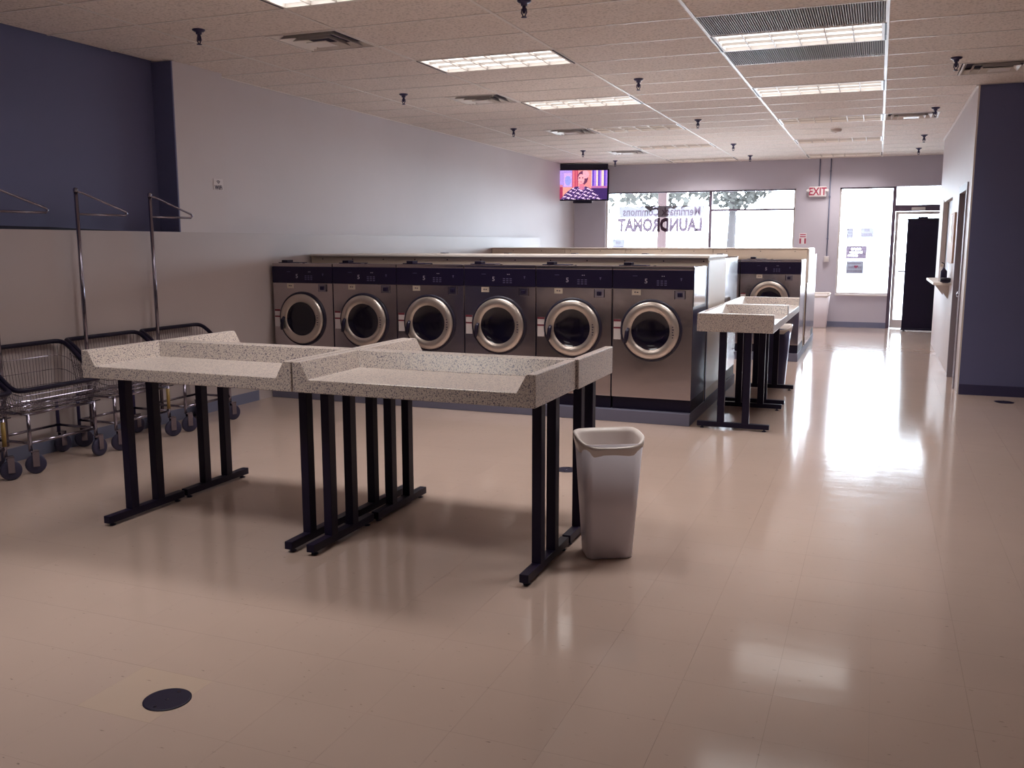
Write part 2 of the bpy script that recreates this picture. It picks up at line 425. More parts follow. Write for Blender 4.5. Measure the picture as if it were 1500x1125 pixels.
# right hand office block
blk = MB()
blk.box(RX, RX+.13, RY0, 10.62, 0, HC+.4); blk.box(RX, RX+.13, 10.62, 11.52, 2.08, HC+.4); blk.box(RX, RX+.13, 11.52, 12.72, 0, HC+.4)
blk.box(RX, RX+.13, 12.72, 14.39, 0, 1.05); blk.box(RX, RX+.13, 12.72, 14.39, 2.08, HC+.4); blk.box(RX, RX+.13, 14.39, RY1, 0, HC+.4)
blk.box(RX+.13, XR, RY1-.13, RY1, 0, HC+.4)
struct(blk.build('wall_right', M['wall']))
struct(MB().box(RX+.012, XR, RY0-.012, RY0-.001, 0, HC).build('wall_right_accent', M['accent']))
struct(MB().box(RX+.13, XR, RY0, RY0+.13, 0, HC+.4).build('wall_right_core', M['wall']))
struct(MB().box(RX+.012, XR, RY0-.02, RY0-.012, 0, .105).build('baseboard_right', M['base']))
struct(MB().box(RX-.004, RX+.012, RY0-.013, RY0, 0, HC).build('trim_4', M['white']))
struct(MB().box(2.2, 2.3, RY0+.13, RY1-.13, 0, HC).build('wall_office', M['wall']))
# service opening casing
struct(MB().box(RX-.01, RX+.055, 14.365, 14.40, 1.05, 2.11).build('trim_5', M['white']))
struct(MB().box(RX+.06, RX+.075, 12.72, 14.39, 1.05, 2.08).build('added_opening_panel', M['doorgrey']))  # added grey panel standing in for the lit office interior
# side door
dd = struct(MB().box(RX+.04, RX+.08, 10.66, 11.48, .005, 2.05).build('door_2', M['doorgrey']))
m_ = MB(); m_.box(RX-.015, RX+.13, 10.56, 10.64, 0, 2.13); m_.box(RX-.015, RX+.13, 11.49, 11.56, 0, 2.13); m_.box(RX-.015, RX+.13, 10.64, 11.49, 2.055, 2.13)
m_.build('door_frame', M['doorgrey'], dd)
MB().lathe([(.012, 0), (.012, -.03), (.028, -.035), (.03, -.06), (.012, -.07)], (RX+.04, 10.74, .98), 0, 12).build('door_knob', M['chrome'], dd)
# other walls (behind / right)
struct(MB().box(XR, XR+.2, YN, RY0, 0, HC+.4).build('wall_side', M['wall']))
struct(MB().box(XR, XR+.2, RY1-.13, YF, 0, HC+.4).build('wall_entry', M['wall']))
struct(MB().box(UX-.6, XR+.2, YN-.2, YN, 0, HC+.4).build('wall_rear', M['wall']))

# ------------------------------------------------------------------ ceiling
ceil = struct(MB().box(UX-.4, XR+.3, YN-.3, YF+.2, HC+.25, HC+.4).build('ceiling', M['white']))
GX0, GY0, CW, CR = -.029, 6.505, 1.2192, .6096
fixtures = {(c, r) for c in (-3, -1) for r in (-7, -3, 1, 5, 9, 13, 17)} - {(-1, -7)} 
grilles = {(-1, 0), (-1, 2)}
half_vents = {(-4, -1): 1, (-4, 4): 1, (-4, 9): 1, (-4, 14): 1, (0, 4): 1, (0, 9): 0}   # 1 = vent in right half
jt = MB(); k = 0; tcache = {}
def ctile(x0, x1, y0, y1, single):
    g = .004
    if single:
        key = (round(x1-x0, 3), round(y1-y0, 3))
        if key not in tcache:
            tcache[key] = MB().box(g, x1-x0-g, g, y1-y0-g, 0, .016, .003).build('ceiling_tile', M['acoustic'], ceil, (x0, y0, HC+.004))
        else: share(tcache[key], 'ceiling_tile', ceil, (x0, y0, HC+.004))
    else: jt.box(x0+g, x1-g, y0+g, y1-g, HC+.004, HC+.02)
def blocked(x0, x1, y0, y1): return x0 > RX and y0 > RY0 and y1 < RY1
def tees():
    t = MB()
    for c in range(-4, 4): t.box(GX0+c*CW-.012, GX0+c*CW+.012, YN, YF, HC, HC+.035)
    return t
for c in range(-5, 4):
    for r in range(-19, 19):
        x0, x1 = max(GX0+c*CW, UX-.05), min(GX0+(c+1)*CW, XR); y0, y1 = max(GY0+r*CR, YN), min(GY0+(r+1)*CR, YF)
        if y1-y0 < .05 or x1-x0 < .05 or (c, r) in fixtures or (c, r) in grilles: continue
        ps = [proj(x, y, HC) for x in (x0, x1) for y in (y0, y1)]
        vis = any(p and -20 < p[0] < 1520 and -20 < p[1] for p in ps) and not (x0 > 1.2 and y0 > 10.2)
        if (c, r) in half_vents:
            xm = (x0+x1)/2
            if half_vents[(c, r)]: ctile(x0, xm, y0, y1, vis)
            else: ctile(xm, x1, y0, y1, vis)
        else: ctile(x0, x1, y0, y1, vis)
o = jt.build('ceiling_tile', M['acoustic'], ceil); o['kind'] = 'stuff'
tees().build('main_tee', M['tee'], ceil)
t = MB()
for r in range(-18, 20):
    y = GY0+r*CR
    if YN < y < YF: t.box(UX-.05, XR, y-.009, y+.009, HC+.0008, HC+.03)
t.build('cross_tee', M['tee'], ceil)
MB().box(UX, UX+.02, 7.0, YF, HC-.001, HC+.02).build('wall_angle', M['tee'], ceil)
MB().box(RX-.022, RX, RY0, RY1, HC-.004, HC+.02).build('wall_angle', M['tee'], ceil)

# fixtures
def fixture(c, r, label, group=None):
    x0, y0 = GX0+c*CW, GY0+r*CR
    f = thing('ceiling_light', (x0+CW/2, y0+CR/2, HC), label, 'light', group)
    a, bb = CW/2-.014, CR/2-.012
    return f, a, bb
def mk_fixture(c, r, label, on=True):
    f, a, bb = fixture(c, r, label)
    MB().box(-a+.02, a-.02, -bb+.02, bb-.02, .026, .03).build('lens', M['lamp'] if on else M['lens'], f)
    if True:
        l = bpy.data.lights.new('lamp_tubes', 'AREA'); l.shape = 'RECTANGLE'; l.size = 2*a-.05; l.size_y = 2*bb-.05
        l.energy = LAMPW; l.color = LAMPC; l.spread = SPREAD
        lo_ = bpy.data.objects.new('lamp_tubes', l); COL.objects.link(lo_); lo_.parent = f; lo_.location = (0, 0, -.004)
    m_ = MB(); t_ = .022
    m_.box(-a, -a+t_, -bb, bb, -.002, .04); m_.box(a-t_, a, -bb, bb, -.002, .04); m_.box(-a+t_, a-t_, -bb, -bb+t_, -.002, .04); m_.box(-a+t_, a-t_, bb-t_, bb, -.002, .04)
    m_.box(-a, a, -bb, bb, .09, .1)
    m_.build('housing', M['tee'], f)
    m_ = MB()
    for i in range(1, 6):
        x = -a+t_+(2*a-2*t_)*i/6; m_.box(x-.004, x+.004, -bb+t_, bb-t_, .0, .024)
    for i in range(1, 3):
        y = -bb+t_+(2*bb-2*t_)*i/3; m_.box(-a+t_, a-t_, y-.003, y+.003, .004, .024)
    m_.build('louver', M['louver'], f)
    # dark end caps seen as short black lines at the ends
    MB().box(a-.002, a+.010, -bb+.01, bb-.01, -.004, .012).build('end_gap', M['blk'], f)
    MB().box(-a-.010, -a+.002, -bb+.01, bb-.01, -.004, .012).build('end_gap', M['blk'], f)
    return f
first = None; off = None
order = {-3: 'first', 1: 'second', 5: 'third', 9: 'fourth', 13: 'fifth', 17: 'last'}
rowname = {-3: 'cut by the top edge of the photo', 1: 'nearest full one', 5: 'second full one from the front of the photo', 9: 'third one', 13: 'fourth one', 17: 'farthest one, beside the storefront wall'}
for c, side in ((-3, 'left row'), (-1, 'right row')):
    for r in (-15, -11, -7, -3, 1, 5, 9, 13, 17):
        if (c, r) not in fixtures: continue
        if r < -3: lab = {(-3, -7): 'ceiling light of the left row, outside the photo above the viewpoint', (-1, -7): 'ceiling light of the right row, outside the photo above the viewpoint', (-1, -11): 'ceiling light of the right row, just behind the viewpoint', (-3, -11): 'ceiling light of the left row, just behind the viewpoint', (-1, -15): 'ceiling light of the right row, nearest the rear wall'}[(c, r)]
        else: lab = 'recessed louvered ceiling light, %s, %s' % (side, rowname[r])
        if (c, r) == (-1, 1): lab = 'bright louvered ceiling light between two ribbed return grilles'
        if r >= 9 and off is None: off = mk_fixture(c, r, lab, False); o = off
        elif r >= 9: o = copy_tree(off); o.location = (GX0+c*CW+CW/2, GY0+r*CR+CR/2, HC); o['label'] = lab
        elif first is None: first = mk_fixture(c, r, lab); o = first
        else:
            o = copy_tree(first); o.location = (GX0+c*CW+CW/2, GY0+r*CR+CR/2, HC); o['label'] = lab
        o['group'] = 'fluorescent ceiling lights'

for r, nm in ((0, 'ribbed grey return grille on the near side of the bright ceiling light'), (2, 'ribbed grey return grille on the far side of the bright ceiling light')):
    g = thing('return_grille', (GX0-CW/2, GY0+r*CR+CR/2, HC), nm, 'vent', 'ribbed return grilles')
    a, bb = CW/2-.014, CR/2-.012
    MB().box(-a, a, -bb, bb, .014, .02).build('backing', M['grilledark'], g)
    m_ = MB()
    for i in range(76):
        x = -a+.008+i*(2*a-.016)/75; m_.box(x-.0042, x+.0042, -bb, bb, .0, .013)
    m_.build('rib', M['grille'], g, kind='stuff')

def vent(x, y, label):
    v = thing('ceiling_vent', (x, y, HC), label, 'vent', 'square ceiling vents')
    MB().box(-.295, .295, -.295, .295, .05, .06).build('backing', M['ventdark'], v)
    for i, (s, z) in enumerate(((.292, -.002), (.225, -.012), (.155, -.018))):
        m_ = MB(); d = .034
        h = .035
        for q in range(4):
            # sloping vane: outer edge high, inner edge low
            A = [(-s, -s, z), (s, -s, z), (s-d, -s+d, z+h), (-s+d, -s+d, z+h)]
            R = Matrix.Rotation(q*PI/2, 3, 'Z')
            up_ = [m_.bm.verts.new(R @ Vector(p)) for p in A]; lo = [m_.bm.verts.new(R @ (Vector(p)+Vector((0, 0, .003)))) for p in A]
            m_.bm.faces.new(up_); m_.bm.faces.new(lo[::-1])
            for e in range(4): m_.bm.faces.new((up_[e], lo[e], lo[(e+1) % 4], up_[(e+1) % 4]))
        if i == 0:
            for (xa, xb, ya, yb) in ((-.302, -.285, -.302, .302), (.285, .302, -.302, .302), (-.285, .285, -.302, -.285), (-.285, .285, .285, .302)):
                m_.box(xa, xb, ya, yb, -.003, .002)
        bmesh.ops.recalc_face_normals(m_.bm, faces=m_.bm.faces)
        m_.build('vane', M['tee'], v)
    MB().box(-.085, .085, -.085, .085, -.022, -.016).build('center_plate', M['tee'], v)
    return v
vx = GX0-3*CW-CW/4
for r, l in ((-1, 'square ceiling vent nearest the dark blue left wall'), (4, 'second square ceiling vent along the left side, left of a bright light'), (9, 'third square ceiling vent along the left side'), (14, 'fourth square ceiling vent on the left, above the television')):
    vent(vx, GY0+r*CR+CR/2, l)
vent(GX0+CW*.75, GY0+4*CR+CR/2, 'square ceiling vent above the blue office corner at the right edge')
vent(GX0+CW*.25, GY0+9*CR+CR/2, 'shiny square ceiling vent at the right end of the aisle lights')

def sprinkler(x, y, label):
    s = thing('sprinkler_head', (x, y, HC), label, 'sprinkler', 'pendant sprinkler heads')
    MB().lathe([(.045, .004), (.045, -.004), (.034, -.012), (.022, -.014), (.02, -.03), (.016, -.03)], n=16).build('escutcheon', M['steel_dark'], s)
    m_ = MB().lathe([(.012, -.02), (.012, -.06), (.009, -.075)], n=10)
    m_.tube([(.014, 0, -.045), (.018, 0, -.07), (.004, 0, -.095)], .004, 6); m_.tube([(-.014, 0, -.045), (-.018, 0, -.07), (-.004, 0, -.095)], .004, 6)
    m_.build('frame_arms', M['steel_dark'], s)
    MB().lathe([(.018, -.096), (.019, -.100), (.006, -.102)], n=12).build('deflector', M['steel_dark'], s)
    return s
sp = None
desc = {}
for x, side, ys in ((-4.6, 'left', (5.55, 8.62, 11.69, 14.8, 16.8)), (-2.16, 'middle', (5.67, 8.66, 11.7, 14.7, 16.7)), (.51, 'right', (8.66, 11.68, 14.5, 16.43))):
    for i, y in enumerate(ys):
        nm = ['nearest', 'second', 'third', 'fourth', 'farthest'][i if len(ys) == 5 else i]
        if side == 'right' and i == 3: nm = 'farthest'
        lab = 'small dark pendant sprinkler head, %s of the %s ceiling row' % (nm, side)
        if sp is None: sp = sprinkler(x, y, lab)
        else:
            o = copy_tree(sp); o.location = (x, y, HC); o['label'] = lab
s = thing('smoke_detector', (-.617, 13.38, HC), 'flat round white smoke detector on the ceiling between aisle lights', 'smoke detector')
MB().lathe([(.07, .004), (.07, -.02), (.055, -.035), (.02, -.04)], n=20).build('housing', M['white'], s)
MB().lathe([(.02, -.038), (.018, -.046)], n=12).build('test_button', M['tee'], s)

# ------------------------------------------------------------------ folding tables
def table(x0, x1, yfront, yback, flip, label, feet=None, name='folding_table', rz=0, origin=None):
    """tray table; local: centre of footprint; front (open) edge at -y"""
    W = x1-x0; D = yback-yfront; cx, cy = (x0+x1)/2, (yfront+yback)/2
    t = thing(name, (cx, cy, 0), label, 'table', 'tray-topped folding tables', PI if flip else rz)
    zb, zs, zt = .808, .872, .955; a = W/2; d = D/2
    m_ = MB()
    prof = [(-a, zb), (a, zb), (a, zt), (a-.042, zt), (a-.088, zs), (-a+.088, zs), (-a+.042, zt), (-a, zt)]
    m_.prism(prof, 1, -d, d, .004)
    m_.prism([(d-.088, zs-.01), (d-.0005, zs-.01), (d-.0005, zt), (d-.042, zt), (d-.088+.0, zs)], 0, -a+.03, a-.03, .003)
    m_.build('tabletop', M['granite'], t)
    f0, f1 = feet or (-a+.1, a-.1)
    for x in (f0, f1):
        fb = MB().box(x-.022, x+.022, -.29, .29, .018, .058, .003).build('foot_bar', M['blk'], t)
        for y in (-.25, .25):
            MB().lathe([(.016, 0), (.018, .004), (.007, .010), (.006, .02)], (x, y, 0), n=12).build('glide', M['rubber'], fb)
        for y in (-.10, .10):
            MB().box(x-.023, x+.023, y-.028, y+.028, .056, zb+.002, .003).build('leg', M['blk'], t)
        MB().box(x-.025, x+.025, -.22, .22, zb-.006, zb+.001).build('mounting_plate', M['blk'], t)
    return t
def lf(x0, x1, *xs): return tuple(x-(x0+x1)/2 for x in xs)
ta = (-3.895, -2.580); tb = (-2.571, -1.335)
table(ta[0], ta[1], 3.645, 4.212, False, 'speckled tray-topped folding table, front left of the block of four', lf(*ta, -3.79, -2.627))
table(tb[0], tb[1], 3.645, 4.212, False, 'speckled tray-topped folding table, front right of four, beside the pale wastebasket', lf(*tb, -2.50, -1.385))
tc_ = (-3.885, -2.577); td = (-2.569, -1.322)
table(tc_[0], tc_[1], 4.222, 4.84, True, 'speckled tray-topped folding table, back left of four, by the laundry carts', tuple(-v for v in lf(*tc_, -2.604, -3.79)))
table(td[0], td[1], 4.222, 4.84, True, 'speckled tray-topped folding table, back right of four, towards the washers', tuple(-v for v in lf(*td, -1.385, -2.487)))
# the two tables at the end of the washer island, turned 90 degrees (open side to the aisle)
def table90(y0, y1, label, fy):
    W = y1-y0
    t = table(0, W, 0, .60, False, label, tuple(v-W/2 for v in fy))
    t.location = (-1.335+.30, (y0+y1)/2, 0); t.rotation_euler = (0, 0, PI/2)
    return t
table90(7.45, 8.71, 'speckled folding table set end-on beside the rightmost stainless washer', (.09, 1.12))
table90(8.725, 10.0, 'speckled folding table behind another one, beside the washer row end', (.10, 1.10))

# ------------------------------------------------------------------ washers
def washer(W, H, Dp, label, group, z0=.105, side='steel_dark', name='washing_machine'):
    t = thing(name, (0, 0, z0), label, 'washing machine', group)
    a = W/2-.004; h = H-z0
    MB().box(-a, a, .012, Dp, .105, h-.012, .004).build('cabinet', M[side], t)
    MB().box(-a+.004, a-.004, .03, Dp, 0, .106).build('kick_plate', M['kick'], t)
    MB().box(-a+.001, a-.001, 0, .013, .108, h-.188, .003).build('front_panel', M['steel'], t)
    MB().box(-a, a, -.004, .03, h-.032, h, .004).build('top_trim', M['steel'], t)
    cp = MB().box(-a+.001, a-.001, -.006, .02, h-.188, h-.033, .004).build('control_panel', M['panel'], t)
    m_ = MB()
    for i in range(3):
        for j in range(3): m_.box(.035+i*.032, .055+i*.032, -.0085, -.006, h-.125-j*.017, h-.116-j*.017)
    m_.build('keypad', M['digit'], cp)
    for x in (.075, .091): MB().box(x, x+.009, -.0085, -.006, h-.085, h-.078).build('indicator_mark', M['digitlight'], cp)
    text_obj('5', .055, M['digitlight'], cp, (-.055, -.0085, h-.125), (PI/2, 0, 0), 'number_digit', offset=.001)
    m_ = MB().box(.232, .246, -.0085, -.006, h-.105, h-.096); m_.box(.236, .242, -.0085, -.006, h-.118, h-.106); m_.box(-.17, -.13, -.0085, -.006, h-.083, h-.079)
    m_.build('panel_mark', M['digit'], cp)
    st = MB().box(-.175, -.10, -.003, 0, h-.242, h-.196).build('instruction_sticker', M['beige'], t)
    m_ = MB().lathe([(.006, -.0045), (.006, -.003)], (-.148, 0, h-.217), 1, 12); m_.box(-.135, -.12, -.0045, -.003, h-.222, h-.214)
    m_.build('printed_mark', M['ink'], st)
    cs = MB().box(.19, .275, -.014, 0, h-.268, h-.198, .003).build('coin_slot', M['chrome'], t)
    m_ = MB().box(.213, .252, -.028, -.012, h-.252, h-.216, .006); m_.box(.225, .230, -.031, -.027, h-.245, h-.222)
    m_.build('coin_slide', M['panel'], cs)
    MB().box(.185, .190, -.008, 0, h-.27, h-.198).build('slot_edge', M['blkplastic'], cs)
    dz = .79-z0; dx = -.005
    MB().lathe([(.262, 0), (.262, -.012), (.238, -.02), (.238, 0)], (dx, 0, dz), 1, 48, False).build('door_gasket', M['gasket'], t)
    dn = MB().lathe([(.160, -.028), (.168, -.040), (.20, -.046), (.232, -.042), (.241, -.028), (.241, -.004), (.160, -.004)], (dx, 0, dz), 1, 48, False).build('door_ring', M['ring'], t)
    MB().lathe([(.163, -.034), (.14, -.022), (.1, -.015), (.05, -.011), (.0005, -.010)], (dx, 0, dz), 1, 40, False).build('door_glass', M['glassdark'], dn)
    m_ = MB()
    for i in range(5): m_.box(dx+.186, dx+.196+.006*(i % 2), -.0475, -.044, dz-.055+i*.022, dz-.047+i*.022)
    m_.build('ring_mark', M['ink'], dn)
    m_ = MB().tube([(dx-.185, -.05, dz+.015), (dx-.19, -.068, dz-.01), (dx-.198, -.07, dz-.07), (dx-.207, -.062, dz-.105)], [.014, .018, .018, .013], 10)
    m_.build('door_handle', M['blkplastic'], dn)
    wl = MB().box(-a+.012, -a+.075, -.003, 0, dz-.085, dz+.085).build('warning_label', M['paper'], t)
    MB().box(-a+.012, -a+.075, -.0045, -.003, dz+.068, dz+.085).build('label_red_band', M['darkred'], wl)
    MB().box(-a+.012, -a+.075, -.0045, -.003, dz+.008, dz+.022).build('label_red_band', M['darkred'], wl)
    sd = MB().box(-.265, -.20, .05, .15, h, h+.030, .004).build('soap_lid_latch', M['blkplastic'], t)
    MB().box(-.31, -.07, .06, .20, h, h+.008, .003).build('soap_dispenser_lid', M['panel'], t)
    MB().lathe([(.010, h-.012), (.012, h+.003), (.008, h+.006)], (.01, .02, 0), 2, 12).build('lid_lock', M['blkplastic'], t)
    if side != 'steel_dark': pass
    MB().box(a-.001, a+.003, .012, Dp-.1, h-.33, h-.006, .001).build('side_panel', M['steel'], t)
    return t
# row 1 : six washers
names = ['leftmost', 'second from the left', 'third from the left', 'fourth from the left', 'fifth from the left', 'rightmost']
w0 = None
WW = (5.525-1.388)/6
for i in range(6):
    lab = 'stainless front-load washer, %s of the front row of six' % names[i]
    if w0 is None: w0 = washer(WW, 1.325, .64, lab, 'front row washers'); o = w0
    else: o = copy_tree(w0); o['label'] = lab
    o.location = (-5.525+WW*(i+.5), 7.565, .105)
tag(MB().box(XL+.007, -1.39, 7.53, 10.14, 0, .105, .004).build('washer_plinth', M['curb']), 'long grey painted curb under the front washer island', 'plinth')
bh = thing('divider_cabinet', (0, 0, 0), 'long cream divider cabinet behind the front row of six washers', 'divider')
MB().box(UX+.16, -1.385, 8.245, 9.30, 1.383, 1.405, .004).build('cap_board', M['creamtop'], bh)
MB().box(UX+.16, -1.40, 8.275, 9.27, .105, 1.383).build('cabinet_body', M['cream'], bh)
m_ = MB()
for i in range(12): m_.lathe([(.006, 8.268), (.006, 8.276)], (-5.4+i*.36, 0, 1.355), 1, 8)
m_.build('screw_head', M['blkplastic'], bh)
MB().box(-1.40, -1.392, 8.30, 9.25, .20, 1.36).build('end_panel', M['creamtop'], bh)
MB().box(-1.392, -1.386, 8.22, 8.26, .105, 1.34).build('edge_post', M['steel_dark'], bh)
# row 2 : back of the island, five wider machines facing the windows
w1 = None
for i in range(5):
    lab = 'wide washer facing the storefront behind the cream divider, %s of five' % ['leftmost', 'second from left', 'middle one', 'second from right', 'rightmost'][i]
    if w1 is None: w1 = washer(.8175, 1.375, .84, lab, 'washers facing the storefront', side='steel'); o = w1
    else: o = copy_tree(w1); o['label'] = lab
    o.location = (-1.395-.8175*(4.5-i), 10.14, .105); o.rotation_euler = (0, 0, PI)
# island 2
w2 = washer(.766, 1.31, .85, 'single visible washer of the far island, behind the end-on folding tables', 'far island front washers', side='steel')
w2.location = (-1.281, 12.30, .105)
for i, l in ((1, 'second washer from the aisle of the far island, behind the cream divider cabinet'), (2, 'third washer from the aisle of the far island, behind the cream divider cabinet')):
    o = copy_tree(w2); o['label'] = l; o.location = (-1.281-.77*i, 12.30, .105)
tag(MB().box(XL+.002, -.90, 12.29, 15.34, 0, .105, .004).build('washer_plinth', M['curb']), 'grey painted curb under the far washer island', 'plinth')
bh2 = thing('divider_cabinet', (0, 0, 0), 'cream divider cabinet with vertical seams on the far washer island', 'divider')
xs = [-5.555, -4.37, -3.44, -2.17, -.90]
for a, b_ in zip(xs, xs[1:]):
    MB().box(a+.004, b_-.004, 13.20, 13.22, 1.30, 1.438).build('front_panel', M['cream'], bh2)
MB().box(-5.555, -.885, 13.19, 14.40, 1.438, 1.452, .003).build('cap_board', M['creamtop'], bh2)
MB().box(-5.555, -.90, 13.225, 14.38, .105, 1.437).build('cabinet_body', M['cream'], bh2)
MB().box(-.90, -.875, 13.25, 14.38, .98, 1.437).build('end_panel', M['creamtop'], bh2)
MB().box(-.90, -.885, 13.25, 14.38, .12, .975).build('end_panel', M['steel'], bh2)
m_ = MB()
for i in range(10): m_.lathe([(.006, 13.193), (.006, 13.201)], (-5.2+i*.46, 0, 1.405), 1, 8)
m_.build('screw_head', M['blkplastic'], bh2)
w3 = washer(.766, 1.36, .9, 'rightmost washer on the storefront side of the far island', 'far island rear washers', side='steel')
w3.location = (-1.281, 15.33, .105); w3.rotation_euler = (0, 0, PI)
o = copy_tree(w3); o['label'] = 'second washer from the aisle on the storefront side of the far island'; o.location = (-2.051, 15.33, .105)

# ------------------------------------------------------------------ wastebaskets
def rrect(a, b_, r, n=5):
    pts = []
    for cx, cy, s in ((a-r, b_-r, 0), (-a+r, b_-r, 1), (-a+r, -b_+r, 2), (a-r, -b_+r, 3)):
        for k in range(n+1):
            t_ = (s+k/n)*PI/2; pts.append((cx+r*math.cos(t_), cy+r*math.sin(t_)))
    return pts
def basket(loc, rz, label, S=1.0, m='bin'):
    t = thing('wastebasket', loc, label, 'wastebasket', 'slim plastic wastebaskets', rz)
    H = .575*S
    def wall(mb, levels, wave=0):
        rings = []
        for a, b_, z, wv in levels:
            pts = rrect(a, b_, min(a, b_)*.38)
            rings.append([mb.bm.verts.new((x, y, z+wv*math.cos(2*math.atan2(y/b_, x/a)))) for x, y in pts])
        for A, B in zip(rings, rings[1:]):
            for k_ in range(len(A)):
                q = mb.bm.faces.new((A[k_], A[(k_+1) % len(A)], B[(k_+1) % len(A)], B[k_])); q.smooth = True
        mb.bm.faces.new(rings[0][::-1])
        return rings
    m_ = MB()
    R_ = wall(m_, [(.105*S, .082*S, .002, 0), (.112*S, .088*S, .006, 0), (.150*S, .122*S, H, .0), (.145*S, .117*S, H, .0), (.105*S, .08*S, .01, 0)])
    m_.bm.faces.new(R_[-1])
    m_.build('bin_body', M[m], t)
    # liner bag folded over the rim, wavy edge
    m_ = MB(); n_ = 48; rings = []
    for off, z, wv, cr in ((.004, H-.045, .004, .004), (.012, H-.01, .007, .003), (.014, H+.016, .012, .0), (.006, H+.020, .012, 0), (-.008, H-.0, .01, 0), (-.02, H-.16, .0, .004)):
        ring = []
        for k_ in range(n_):
            th = 2*PI*k_/n_; c_, s_ = math.cos(th), math.sin(th)
            a, b_ = (.150+off)*S, (.122+off)*S; e = .55
            x = a*math.copysign(abs(c_)**e, c_); y = b_*math.copysign(abs(s_)**e, s_)
            zz = z+wv*math.sin(th+.1)*1.9+wv*.8*math.cos(2*th) + cr*math.sin(7*th)+cr*.6*math.sin(11*th+1)
            ring.append(m_.bm.verts.new((x, y, zz)))
        rings.append(ring)
    for A, B in zip(rings, rings[1:]):
        for k_ in range(n_):
            q = m_.bm.faces.new((A[k_], A[(k_+1) % n_], B[(k_+1) % n_], B[k_])); q.smooth = True
    m_.build('liner_bag', M['bag'], t)
    return t
basket((-1.165, 4.21, 0), .5, 'pale plastic wastebasket with a liner, in front beside the folding tables')
basket((-.985, 10.16, 0), 0, 'wastebasket coloured dark for shade behind the end-on folding tables', 1.08, 'shadebin')
basket((-.93, 17.55, 0), .1, 'far pale wastebasket at the base of the storefront wall', 1.05)

# ------------------------------------------------------------------ floor drains
def drain(x, y, r, label):
    d = thing('floor_drain', (x, y, 0), label, 'drain', 'round floor drains')
    MB().lathe([(r, .0), (r, .0025), (r-.006, .003)], n=36).build('cover_plate', M['blk'], d)
    m_ = MB()
    for px, py in ((0, 0), (0, r*.72), (0, -r*.72)): m_.lathe([(.007, .003), (.006, .0045)], (px, py, 0), n=10)
    m_.build('screw', M['chrome'], d)
drain(-2.133, 2.25, .078, 'round black floor drain cover in the foreground')
drain(-1.88, 5.75, .075, 'small round floor drain behind the pale wastebasket')
drain(1.204, 9.83, .085, 'round floor drain by the blue office wall at right')

